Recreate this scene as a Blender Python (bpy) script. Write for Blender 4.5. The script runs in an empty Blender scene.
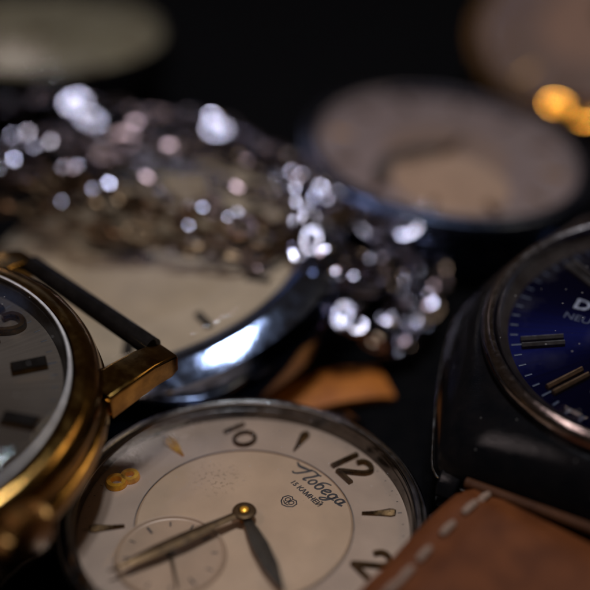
import bpy, bmesh, math, random
from mathutils import Vector, Matrix, Euler, noise
random.seed(7)
scene = bpy.context.scene
COL = scene.collection
PI = math.pi
R_ = math.radians

# ------------------------------------------------------------------ materials
def new_mat(name):
    m = bpy.data.materials.new(name); m.use_nodes = True
    return m, m.node_tree.nodes, m.node_tree.links, m.node_tree.nodes['Principled BSDF']

def surf(name, col, rough=.4, metal=0., col2=None, nscale=6., bump=0., bscale=40., rvar=0., scratch=0., coat=0., spec=.5, dist=.01, dust=0.):
    """principled surface with noisy colour, noisy roughness, fine bump and stretched scratches"""
    m, N, L, b = new_mat(name)
    tc = N.new('ShaderNodeTexCoord')
    b.inputs['Base Color'].default_value = (*col, 1)
    b.inputs['Metallic'].default_value = metal
    b.inputs['Roughness'].default_value = rough
    b.inputs['Coat Weight'].default_value = coat
    b.inputs['Specular IOR Level'].default_value = spec
    if col2:
        n = N.new('ShaderNodeTexNoise'); n.inputs['Scale'].default_value = nscale; n.inputs['Detail'].default_value = 5
        n.inputs['Roughness'].default_value = .65
        r = N.new('ShaderNodeValToRGB'); r.color_ramp.elements[0].position = .35; r.color_ramp.elements[1].position = .68
        r.color_ramp.elements[0].color = (*col, 1); r.color_ramp.elements[1].color = (*col2, 1)
        L.new(tc.outputs['Object'], n.inputs['Vector']); L.new(n.outputs['Fac'], r.inputs['Fac']); L.new(r.outputs['Color'], b.inputs['Base Color'])
    if rvar:
        n = N.new('ShaderNodeTexNoise'); n.inputs['Scale'].default_value = nscale*2.3; n.inputs['Detail'].default_value = 6
        mr = N.new('ShaderNodeMapRange'); mr.inputs['From Min'].default_value = .3; mr.inputs['From Max'].default_value = .7
        mr.inputs['To Min'].default_value = max(.02, rough-rvar); mr.inputs['To Max'].default_value = rough+rvar
        L.new(tc.outputs['Object'], n.inputs['Vector']); L.new(n.outputs['Fac'], mr.inputs['Value']); L.new(mr.outputs['Result'], b.inputs['Roughness'])
    if dust:   # fine pale specks of lint
        v = N.new('ShaderNodeTexVoronoi'); v.inputs['Scale'].default_value = 7; L.new(tc.outputs['Object'], v.inputs['Vector'])
        lt = N.new('ShaderNodeMath'); lt.operation = 'LESS_THAN'; lt.inputs[1].default_value = .07; L.new(v.outputs['Distance'], lt.inputs[0])
        ms = N.new('ShaderNodeMix'); ms.data_type = 'RGBA'; ms.inputs['B'].default_value = (dust, dust*.9, dust*.8, 1); ms.inputs['A'].default_value = (*col, 1)
        lk = b.inputs['Base Color'].links
        if lk: L.new(lk[0].from_socket, ms.inputs['A'])
        L.new(lt.outputs[0], ms.inputs['Factor']); L.new(ms.outputs['Result'], b.inputs['Base Color'])
    last = None
    if bump:
        n = N.new('ShaderNodeTexNoise'); n.inputs['Scale'].default_value = bscale; n.inputs['Detail'].default_value = 4
        bp = N.new('ShaderNodeBump'); bp.inputs['Strength'].default_value = bump; bp.inputs['Distance'].default_value = dist
        L.new(tc.outputs['Object'], n.inputs['Vector']); L.new(n.outputs['Fac'], bp.inputs['Height']); last = bp
    if scratch:
        mp = N.new('ShaderNodeMapping'); mp.inputs['Scale'].default_value = (3, 60, 20); mp.inputs['Rotation'].default_value = (.3, .2, .6)
        n = N.new('ShaderNodeTexNoise'); n.inputs['Scale'].default_value = 3; n.inputs['Detail'].default_value = 2
        bp = N.new('ShaderNodeBump'); bp.inputs['Strength'].default_value = scratch; bp.inputs['Distance'].default_value = .006
        L.new(tc.outputs['Object'], mp.inputs['Vector']); L.new(mp.outputs['Vector'], n.inputs['Vector']); L.new(n.outputs['Fac'], bp.inputs['Height'])
        if last: L.new(last.outputs['Normal'], bp.inputs['Normal'])
        last = bp
    if last: L.new(last.outputs['Normal'], b.inputs['Normal'])
    return m

def crystal_mat(name, tint=(1, 1, 1), ior=1.52, rough=.03, scratch=.22):
    """thin polished acrylic: clear, with fresnel reflection"""
    m, N, L, b = new_mat(name); N.remove(b)
    out = N['Material Output']
    tr = N.new('ShaderNodeBsdfTransparent'); tr.inputs['Color'].default_value = (*tint, 1)
    gl = N.new('ShaderNodeBsdfGlossy'); gl.inputs['Roughness'].default_value = rough
    fr = N.new('ShaderNodeFresnel'); fr.inputs['IOR'].default_value = ior
    mx = N.new('ShaderNodeMixShader')
    tc = N.new('ShaderNodeTexCoord')
    mp = N.new('ShaderNodeMapping'); mp.inputs['Scale'].default_value = (2, 40, 5); mp.inputs['Rotation'].default_value = (0, 0, .8)
    n = N.new('ShaderNodeTexNoise'); n.inputs['Scale'].default_value = 4; n.inputs['Detail'].default_value = 3
    bp = N.new('ShaderNodeBump'); bp.inputs['Strength'].default_value = scratch; bp.inputs['Distance'].default_value = .004
    L.new(tc.outputs['Object'], mp.inputs['Vector']); L.new(mp.outputs['Vector'], n.inputs['Vector']); L.new(n.outputs['Fac'], bp.inputs['Height'])
    L.new(bp.outputs['Normal'], gl.inputs['Normal']); L.new(bp.outputs['Normal'], fr.inputs['Normal'])
    L.new(fr.outputs['Fac'], mx.inputs['Fac']); L.new(tr.outputs['BSDF'], mx.inputs[1]); L.new(gl.outputs['BSDF'], mx.inputs[2])
    v = N.new('ShaderNodeTexVoronoi'); v.inputs['Scale'].default_value = 9; L.new(tc.outputs['Object'], v.inputs['Vector'])
    lt = N.new('ShaderNodeMath'); lt.operation = 'LESS_THAN'; lt.inputs[1].default_value = .075; L.new(v.outputs['Distance'], lt.inputs[0])
    hz = N.new('ShaderNodeTexNoise'); hz.inputs['Scale'].default_value = 1.7; hz.inputs['Detail'].default_value = 7; L.new(tc.outputs['Object'], hz.inputs['Vector'])
    hm = N.new('ShaderNodeMapRange'); hm.inputs['From Min'].default_value = .5; hm.inputs['From Max'].default_value = .8; hm.inputs['To Max'].default_value = .05; L.new(hz.outputs['Fac'], hm.inputs['Value'])
    ma = N.new('ShaderNodeMath'); ma.operation = 'MULTIPLY_ADD'; ma.inputs[1].default_value = .3; L.new(lt.outputs[0], ma.inputs[0]); L.new(hm.outputs['Result'], ma.inputs[2])
    df = N.new('ShaderNodeBsdfDiffuse'); df.inputs['Color'].default_value = (.4, .36, .33, 1)
    m2 = N.new('ShaderNodeMixShader'); L.new(ma.outputs[0], m2.inputs['Fac']); L.new(mx.outputs['Shader'], m2.inputs[1]); L.new(df.outputs['BSDF'], m2.inputs[2])
    L.new(m2.outputs['Shader'], out.inputs['Surface'])
    return m

def dial_mat(name, inner, outer, rin, spot=(.2, .13, .07), metal=.15, rough=.45, spots=True, patch=None):
    """silvered dial: inner disc and outer ring tones, age spots, soft mottling and fine grain"""
    m, N, L, b = new_mat(name)
    tc = N.new('ShaderNodeTexCoord')
    ln = N.new('ShaderNodeVectorMath'); ln.operation = 'LENGTH'; L.new(tc.outputs['Object'], ln.inputs[0])
    gt = N.new('ShaderNodeMath'); gt.operation = 'GREATER_THAN'; gt.inputs[1].default_value = rin; L.new(ln.outputs['Value'], gt.inputs[0])
    mx = N.new('ShaderNodeMix'); mx.data_type = 'RGBA'; mx.inputs['A'].default_value = (*inner, 1); mx.inputs['B'].default_value = (*outer, 1)
    L.new(gt.outputs[0], mx.inputs['Factor'])
    cur = mx.outputs['Result']
    n = N.new('ShaderNodeTexNoise'); n.inputs['Scale'].default_value = 2.2; n.inputs['Detail'].default_value = 6; L.new(tc.outputs['Object'], n.inputs['Vector'])
    mr = N.new('ShaderNodeMapRange'); mr.inputs['From Min'].default_value = .3; mr.inputs['From Max'].default_value = .7; mr.inputs['To Min'].default_value = .82; mr.inputs['To Max'].default_value = 1.05
    L.new(n.outputs['Fac'], mr.inputs['Value'])
    mu = N.new('ShaderNodeMix'); mu.data_type = 'RGBA'; mu.blend_type = 'MULTIPLY'; mu.inputs['Factor'].default_value = 1
    L.new(cur, mu.inputs['A']); L.new(mr.outputs['Result'], mu.inputs['B']); cur = mu.outputs['Result']
    if spots:
        for sc, th, f in ((9, .035, .75), (16, .05, .5)):
            v = N.new('ShaderNodeTexVoronoi'); v.inputs['Scale'].default_value = sc; v.inputs['Randomness'].default_value = 1
            L.new(tc.outputs['Object'], v.inputs['Vector'])
            nz = N.new('ShaderNodeTexNoise'); nz.inputs['Scale'].default_value = 2.5; L.new(tc.outputs['Object'], nz.inputs['Vector'])
            c1 = N.new('ShaderNodeMapRange'); c1.inputs['From Min'].default_value = .42; c1.inputs['From Max'].default_value = .6; c1.inputs['To Min'].default_value = 0; c1.inputs['To Max'].default_value = th*1.6
            L.new(nz.outputs['Fac'], c1.inputs['Value'])
            lt = N.new('ShaderNodeMath'); lt.operation = 'LESS_THAN'; L.new(v.outputs['Distance'], lt.inputs[0]); L.new(c1.outputs['Result'], lt.inputs[1])
            mf = N.new('ShaderNodeMath'); mf.operation = 'MULTIPLY'; mf.inputs[1].default_value = f; L.new(lt.outputs[0], mf.inputs[0])
            ms = N.new('ShaderNodeMix'); ms.data_type = 'RGBA'; ms.inputs['B'].default_value = (*spot, 1)
            L.new(mf.outputs[0], ms.inputs['Factor']); L.new(cur, ms.inputs['A']); cur = ms.outputs['Result']
    if patch:   # a worn, stained patch: x, y, radius
        px, py, pr = patch
        sb = N.new('ShaderNodeVectorMath'); sb.operation = 'DISTANCE'; sb.inputs[1].default_value = (px, py, 0); L.new(tc.outputs['Object'], sb.inputs[0])
        fa = N.new('ShaderNodeMapRange'); fa.inputs['From Min'].default_value = pr; fa.inputs['From Max'].default_value = pr*.3; L.new(sb.outputs['Value'], fa.inputs['Value'])
        nz = N.new('ShaderNodeTexNoise'); nz.inputs['Scale'].default_value = 26; nz.inputs['Detail'].default_value = 3; L.new(tc.outputs['Object'], nz.inputs['Vector'])
        c1 = N.new('ShaderNodeMapRange'); c1.inputs['From Min'].default_value = .55; c1.inputs['From Max'].default_value = .62; c1.inputs['To Max'].default_value = .55; L.new(nz.outputs['Fac'], c1.inputs['Value'])
        mf = N.new('ShaderNodeMath'); mf.operation = 'MULTIPLY'; L.new(fa.outputs['Result'], mf.inputs[0]); L.new(c1.outputs['Result'], mf.inputs[1])
        ms = N.new('ShaderNodeMix'); ms.data_type = 'RGBA'; ms.inputs['B'].default_value = (*spot, 1)
        L.new(mf.outputs[0], ms.inputs['Factor']); L.new(cur, ms.inputs['A']); cur = ms.outputs['Result']
    L.new(cur, b.inputs['Base Color'])
    b.inputs['Metallic'].default_value = metal; b.inputs['Roughness'].default_value = rough
    g = N.new('ShaderNodeTexNoise'); g.inputs['Scale'].default_value = 90; g.inputs['Detail'].default_value = 3; L.new(tc.outputs['Object'], g.inputs['Vector'])
    bp = N.new('ShaderNodeBump'); bp.inputs['Strength'].default_value = .12; bp.inputs['Distance'].default_value = .004
    L.new(g.outputs['Fac'], bp.inputs['Height']); L.new(bp.outputs['Normal'], b.inputs['Normal'])
    return m

def sunray_mat(name, col, rough=.33, aniso=.85, dark=.5):
    """brushed sunburst metal dial"""
    m, N, L, b = new_mat(name)
    tc = N.new('ShaderNodeTexCoord')
    sx = N.new('ShaderNodeSeparateXYZ'); L.new(tc.outputs['Object'], sx.inputs[0])
    at = N.new('ShaderNodeMath'); at.operation = 'ARCTAN2'; L.new(sx.outputs['Y'], at.inputs[0]); L.new(sx.outputs['X'], at.inputs[1])
    n = N.new('ShaderNodeTexNoise'); n.noise_dimensions = '1D'; n.inputs['Scale'].default_value = 40; n.inputs['Detail'].default_value = 4; L.new(at.outputs[0], n.inputs['W'])
    mr = N.new('ShaderNodeMapRange'); mr.inputs['To Min'].default_value = dark; mr.inputs['To Max'].default_value = 1.3; L.new(n.outputs['Fac'], mr.inputs['Value'])
    mu = N.new('ShaderNodeMix'); mu.data_type = 'RGBA'; mu.blend_type = 'MULTIPLY'; mu.inputs['Factor'].default_value = 1; mu.inputs['A'].default_value = (*col, 1)
    L.new(mr.outputs['Result'], mu.inputs['B']); L.new(mu.outputs['Result'], b.inputs['Base Color'])
    b.inputs['Metallic'].default_value = .9; b.inputs['Roughness'].default_value = rough
    b.inputs['Anisotropic'].default_value = aniso
    tg = N.new('ShaderNodeTangent'); tg.direction_type = 'RADIAL'; tg.axis = 'Z'; L.new(tg.outputs['Tangent'], b.inputs['Tangent'])
    return m

def leather_mat(name, col, col2, rough=.45, bump=.5, spec=.25):
    m, N, L, b = new_mat(name)
    b.inputs['Specular IOR Level'].default_value = spec
    tc = N.new('ShaderNodeTexCoord')
    n = N.new('ShaderNodeTexNoise'); n.inputs['Scale'].default_value = 3.5; n.inputs['Detail'].default_value = 7; L.new(tc.outputs['Object'], n.inputs['Vector'])
    r = N.new('ShaderNodeValToRGB'); r.color_ramp.elements[0].position = .3; r.color_ramp.elements[1].position = .72
    r.color_ramp.elements[0].color = (*col, 1); r.color_ramp.elements[1].color = (*col2, 1)
    L.new(n.outputs['Fac'], r.inputs['Fac']); L.new(r.outputs['Color'], b.inputs['Base Color'])
    v = N.new('ShaderNodeTexVoronoi'); v.inputs['Scale'].default_value = 22; v.feature = 'DISTANCE_TO_EDGE'; L.new(tc.outputs['Object'], v.inputs['Vector'])
    g = N.new('ShaderNodeTexNoise'); g.inputs['Scale'].default_value = 60; g.inputs['Detail'].default_value = 5; L.new(tc.outputs['Object'], g.inputs['Vector'])
    ad = N.new('ShaderNodeMath'); ad.operation = 'ADD'; L.new(v.outputs['Distance'], ad.inputs[0]); L.new(g.outputs['Fac'], ad.inputs[1])
    bp = N.new('ShaderNodeBump'); bp.inputs['Strength'].default_value = bump; bp.inputs['Distance'].default_value = .012
    L.new(ad.outputs[0], bp.inputs['Height']); L.new(bp.outputs['Normal'], b.inputs['Normal'])
    b.inputs['Roughness'].default_value = rough
    return m

M = {}
M['chrome'] = surf('worn_chrome', (.66, .64, .63), .16, 1, (.42, .4, .38), 5, .06, 60, .07, .12)
M['chrome_dark'] = surf('tarnished_steel', (.30, .28, .27), .22, 1, (.17, .14, .12), 7, .1, 50, .08, .15)
M['chrome_blue'] = surf('polished_chrome', (.42, .47, .62), .2, 1, (.3, .34, .46), 3, .06, 30, .06, .1)
M['chrome_rim'] = surf('bevelled_chrome', (.34, .42, .62), .12, 1, (.26, .32, .5), 3, .05, 30, .04, .1)
M['chrome_soft'] = surf('brushed_chrome', (.10, .125, .2), .32, 1, (.07, .085, .13), 3, .06, 30, .06, .1)
M['silver'] = surf('silver_link', (.46, .44, .54), .15, 1, (.30, .25, .25), 9, .10, 60, .03, .18)
M['gold_rose'] = surf('orange_gold', (.62, .24, .03), .12, 1, (.4, .14, .015), 3, .05, 60, .03, .08)
M['ring_glint'] = surf('crystal_edge_glint', (.78, .72, .68), .42, .5, (.5, .45, .42), 9, .05, 45, .05)  # pale colour stands for light caught on the crystal edge
M['bezel_blue'] = surf('cool_chrome_bezel', (.16, .20, .31), .24, 1, (.10, .12, .2), 4, .05, 45, .05)
M['satin'] = surf('satin_steel', (.20, .18, .17), .34, .9, (.12, .10, .09), 9, .05, 45, .05)
M['satin_gold'] = surf('satin_gilt', (.30, .18, .10), .34, .9, (.18, .10, .05), 9, .05, 45, .05)
M['brass'] = surf('tarnished_brass', (.16, .10, .055), .35, 1, (.09, .055, .03), 9, .12, 45, .07)
M['gold'] = surf('worn_gold', (.36, .205, .055), .15, 1, (.17, .085, .022), 5, .04, 90, .06, .12)
M['gold_dark'] = surf('aged_gold', (.24, .12, .035), .36, 1, (.12, .055, .018), 9, .12, 50, .1)
M['bronze_hand'] = surf('oxidised_hand', (.115, .066, .028), .42, .9, (.06, .034, .016), 8, .08, 60, .08)
M['dark_hand'] = surf('blackened_hand', (.035, .028, .022), .4, .6, (.06, .045, .03), 9, .05, 60)
M['gilt_shaded'] = surf('shaded_gilt', (.16, .09, .035), .32, .9, (.06, .035, .018), 11, .08, 60, .1)  # darker copy of the same gilt, shade put into the colour
M['gilt_lit'] = surf('lit_gilt', (1.0, .50, .045), .34, .6, (.62, .24, .015), 11, .08, 60, .08)  # gilt with its warm reflection put into the colour
M['steel_ring'] = surf('dark_steel_ring', (.16, .145, .135), .2, 1, (.09, .08, .075), 6, .06, 50, .07)
M['ink'] = surf('printed_ink', (.012, .010, .012), .6, 0, (.03, .022, .02), 12)
M['ink_soft'] = surf('faded_ink', (.10, .075, .06), .7, 0, (.18, .14, .11), 12)
M['print_white'] = surf('dial_print', (.085, .085, .11), .5, 0, (.4, .4, .46), 12)
M['print_blue'] = surf('dial_minute_print', (.012, .017, .042), .5, 0, (.006, .009, .024), 12)
M['dark_reflect_steel'] = surf('steel_dark_reflection', (.003, .003, .0035), .16, 0, (.006, .005, .005), 5, .03, 40, .03, .2, spec=.07, dust=.05)  # dark reflection of polished steel put into the base colour
M['baton_black'] = surf('black_baton', (.005, .004, .0035), .16, 0, (.01, .008, .007), 6, spec=.2)
M['crystal'] = crystal_mat('acrylic_crystal')
M['dial_main'] = dial_mat('silvered_dial_main', (.46, .305, .19), (.385, .268, .19), .955, patch=(-.62, .1, .3))
M['dial_pocket'] = dial_mat('cream_dial_pocket', (.36, .26, .16), (.38, .28, .18), 1.2, rough=.6, metal=0)
M['dial_grey'] = dial_mat('grey_pink_dial', (.205, .125, .09), (.20, .135, .118), .82, rough=.6, metal=0)
M['dial_olive'] = dial_mat('olive_cream_dial', (.175, .135, .075), (.185, .145, .085), 1.2, rough=.6, metal=0)
M['arc_shade'] = surf('painted_arc_shade', (.045, .028, .02), .6, 0, (.06, .04, .03), 5)  # shading on the pink dial, put into the colour
M['sub_rose'] = dial_mat('rosy_subdial', (.36, .22, .14), (.36, .22, .14), 5, rough=.6, metal=0)
M['dial_rose'] = dial_mat('rose_dial', (.21, .105, .06), (.13, .068, .042), 1.0, rough=.6, metal=0)
M['dial_sub'] = dial_mat('silvered_subdial', (.39, .255, .16), (.39, .255, .16), 5, spots=False)
M['sun_silver'] = sunray_mat('silver_sunburst', (.075, .056, .042), .42, .45, .8)
M['sun_blue'] = sunray_mat('blue_sunburst', (.0004, .0018, .045), .26, .8, .3)
M['leather'] = leather_mat('brown_leather', (.072, .019, .0045), (.12, .034, .0085), .6, .25, spec=.12)
M['leather_edge'] = leather_mat('leather_edge', (.045, .016, .006), (.07, .025, .009), .6, spec=.1)
M['leather_tan'] = leather_mat('tan_leather', (.42, .13, .016), (.26, .07, .01), .55)
M['thread'] = surf('waxed_thread', (.25, .16, .11), .8, 0, (.16, .095, .06), 20, .4, 80)
M['cloth'] = surf('black_cloth', (.0018, .0018, .0022), .95, 0, (.004, .0034, .0034), 4, .5, 60, dist=.02, spec=.04, dust=.03)

# ------------------------------------------------------------------ mesh tools
class MB:
    def __init__(s): s.v = []; s.f = []
    def add(s, vs, fs):
        o = len(s.v); s.v += [tuple(v) for v in vs]; s.f += [tuple(i+o for i in f) for f in fs]
    def lathe(s, prof, n=128, c=(0, 0, 0), close=False, wob=0.):
        """profile of (r, z); r = 0 ends collapse to a point"""
        vs, fs, idx = [], [], []
        for (r, z) in prof:
            if r < 1e-6: idx.append([len(vs)]*n); vs.append((c[0], c[1], c[2]+z))
            else:
                idx.append(list(range(len(vs), len(vs)+n)))
                for k in range(n):
                    a = 2*PI*k/n; rr = r*(1+wob*math.sin(3*a+1))
                    vs.append((c[0]+rr*math.cos(a), c[1]+rr*math.sin(a), c[2]+z))
        rows = list(zip(idx, idx[1:])) + ([(idx[-1], idx[0])] if close else [])
        for A, B in rows:
            for k in range(n):
                k2 = (k+1) % n
                q = [A[k], A[k2], B[k2], B[k]]; u = []
                for i in q:
                    if i not in u: u.append(i)
                if len(u) > 2: fs.append(tuple(u))
        s.add(vs, fs)
    def sweep(s, pts, w, h, closed=False, z=0., sec=None):
        """low ribbon lying on z: pts 2-D, width w and height h (numbers or lists)"""
        n = len(pts); W = w if isinstance(w, (list, tuple)) else [w]*n; H = h if isinstance(h, (list, tuple)) else [h]*n
        sec = sec or [(-.5, 0), (-.5, .55), (-.3, 1), (.3, 1), (.5, .55), (.5, 0)]
        vs = []
        for i, p in enumerate(pts):
            a = pts[(i-1) % n] if (closed or i > 0) else p; b = pts[(i+1) % n] if (closed or i < n-1) else p
            t = Vector((b[0]-a[0], b[1]-a[1]));
            if t.length < 1e-9: t = Vector((1, 0))
            t.normalize(); nx, ny = -t.y, t.x
            for (u, k) in sec: vs.append((p[0]+nx*u*W[i], p[1]+ny*u*W[i], z+k*H[i]))
        m = len(sec); fs = []
        for i in range(n if closed else n-1):
            j = (i+1) % n
            for k in range(m): fs.append((i*m+k, i*m+(k+1) % m, j*m+(k+1) % m, j*m+k))
        if not closed: fs += [tuple(range(m)), tuple(range((n-1)*m, n*m))[::-1]]
        s.add(vs, fs)
    def tube(s, pts, r, n=10, closed=False, caps=True, flat=1.):
        P = [Vector(p) for p in pts]; N = len(P); Rr = r if isinstance(r, (list, tuple)) else [r]*N
        vs = []; up = Vector((0, 0, 1))
        for i, p in enumerate(P):
            a = P[(i-1) % N] if (closed or i > 0) else p; b = P[(i+1) % N] if (closed or i < N-1) else p
            t = (b-a).normalized(); sd = t.cross(up)
            if sd.length < .05: sd = t.cross(Vector((0, 1, 0)))
            sd.normalize(); u2 = sd.cross(t).normalized()
            for k in range(n):
                an = 2*PI*(k+.5)/n; vs.append(p+sd*math.cos(an)*Rr[i]+u2*math.sin(an)*Rr[i]*flat)
        fs = []
        for i in range(N if closed else N-1):
            j = (i+1) % N
            for k in range(n): fs.append((i*n+k, i*n+(k+1) % n, j*n+(k+1) % n, j*n+k))
        if caps and not closed: fs += [tuple(range(n))[::-1], tuple(range((N-1)*n, N*n))]
        s.add(vs, fs)
    def prism(s, poly, z0, z1, chamfer=0.):
        """closed 2-D outline extruded, chamfered along its upper edge"""
        n = len(poly); c = Vector((sum(p[0] for p in poly)/n, sum(p[1] for p in poly)/n))
        def inset(d):
            o = []
            for i in range(n):
                a, p, b = Vector(poly[i-1]), Vector(poly[i]), Vector(poly[(i+1) % n])
                t1 = (p-a).normalized(); t2 = (b-p).normalized(); nn = Vector((-(t1.y+t2.y), t1.x+t2.x))
                if nn.length < 1e-6: nn = c-p
                nn.normalize(); o.append(p+nn*d)
            return o
        rings = [[(p[0], p[1], z0) for p in poly], [(p[0], p[1], z1-chamfer) for p in poly]]
        if chamfer: rings.append([(p.x, p.y, z1) for p in inset(chamfer)])
        vs = [v for r in rings for v in r]; fs = []
        for i in range(len(rings)-1):
            for k in range(n): fs.append((i*n+k, i*n+(k+1) % n, (i+1)*n+(k+1) % n, (i+1)*n+k))
        fs += [tuple(range(n))[::-1], tuple(range((len(rings)-1)*n, len(rings)*n))]
        s.add(vs, fs)
    def build(s, name, mat, parent=None, smooth=True, angle=35, bevel=0., label=None):
        me = bpy.data.meshes.new(name); me.from_pydata(s.v, [], s.f); me.validate()
        bm = bmesh.new(); bm.from_mesh(me); bmesh.ops.recalc_face_normals(bm, faces=bm.faces[:])
        if bevel: bmesh.ops.bevel(bm, geom=[e for e in bm.edges if e.calc_face_angle(0) > .5], offset=bevel, segments=3, profile=.6, affect='EDGES', clamp_overlap=True)
        bm.to_mesh(me); bm.free()
        if smooth:
            me.shade_smooth(); me.set_sharp_from_angle(angle=R_(angle))
        me.materials.append(mat)
        o = bpy.data.objects.new(name, me); COL.objects.link(o)
        if parent: o.parent = parent
        if label: o['label'] = label
        return o

def pose_euler(tx, ty, rz):
    return (Matrix.Rotation(ty, 3, 'Y') @ Matrix.Rotation(tx, 3, 'X') @ Matrix.Rotation(rz, 3, 'Z')).to_euler()
def thing(name, label, cat, pose, group=None):
    o = bpy.data.objects.new(name, None); COL.objects.link(o); o.empty_display_size = .2
    o.location = pose[:3]; o.rotation_euler = pose_euler(*pose[3:6]); o['label'] = label; o['category'] = cat
    if group: o['group'] = group
    return o
def pol(hr, r): a = R_(90-hr*30); return (r*math.cos(a), r*math.sin(a))
def rot2(p, a): c, s = math.cos(a), math.sin(a); return (p[0]*c-p[1]*s, p[0]*s+p[1]*c)
def curve(pts, n=8):
    """Catmull-Rom through pts"""
    out = []; P = [Vector(p) for p in pts]; P = [P[0]*2-P[1]]+P+[P[-1]*2-P[-2]]
    for i in range(1, len(P)-2):
        for k in range(n):
            t = k/n; a, b, c, d = P[i-1], P[i], P[i+1], P[i+2]
            out.append(.5*((2*b)+(c-a)*t+(2*a-5*b+4*c-d)*t*t+(3*b-a-3*c+d)*t**3))
    out.append(P[-2]); return out
def ring2(cx, cy, rx, ry, n=28, rot=0): return [(cx+rot2((rx*math.cos(2*PI*k/n), ry*math.sin(2*PI*k/n)), rot)[0], cy+rot2((rx*math.cos(2*PI*k/n), ry*math.sin(2*PI*k/n)), rot)[1]) for k in range(n)]
def text_mesh(name, body, size, loc, rz, mat, parent, ext=.003, sx=1., bold=0.):
    cu = bpy.data.curves.new(name, 'FONT'); cu.body = body; cu.size = size; cu.extrude = ext; cu.offset = bold
    cu.align_x = 'CENTER'; cu.align_y = 'CENTER'; cu.resolution_u = 3
    tmp = bpy.data.objects.new(name+'_curve', cu); COL.objects.link(tmp)
    bpy.context.view_layer.update()
    me = bpy.data.meshes.new_from_object(tmp.evaluated_get(bpy.context.evaluated_depsgraph_get()))
    bpy.data.objects.remove(tmp); bpy.data.curves.remove(cu)
    me.name = name; me.materials.clear(); me.materials.append(mat)
    o = bpy.data.objects.new(name, me); COL.objects.link(o); o.parent = parent
    o.location = loc; o.rotation_euler = (0, 0, rz); o.scale = (sx, 1, 1)
    return o
def disc(mb, r, z, n=96, c=(0, 0)):
    mb.lathe([(0, z), (r*.5, z), (r, z), (r, z-.02)], n, (c[0], c[1], 0))
def dome(rimr, z0, z1, rise, edge=.05):
    """side wall, rolled shoulder and shallow dome of a watch crystal"""
    p = [(rimr, z0), (rimr, z1-edge)]
    for k in range(1, 6):
        a = PI/2*k/5*.82; p.append((rimr-edge*(1-math.cos(a)), z1-edge+edge*math.sin(a)))
    r1, zz = p[-1]
    for k in range(1, 17):
        t = k/16; r = r1*(1-t); p.append((r, zz+rise*(1-(r/r1)**2)))
    return p

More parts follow.
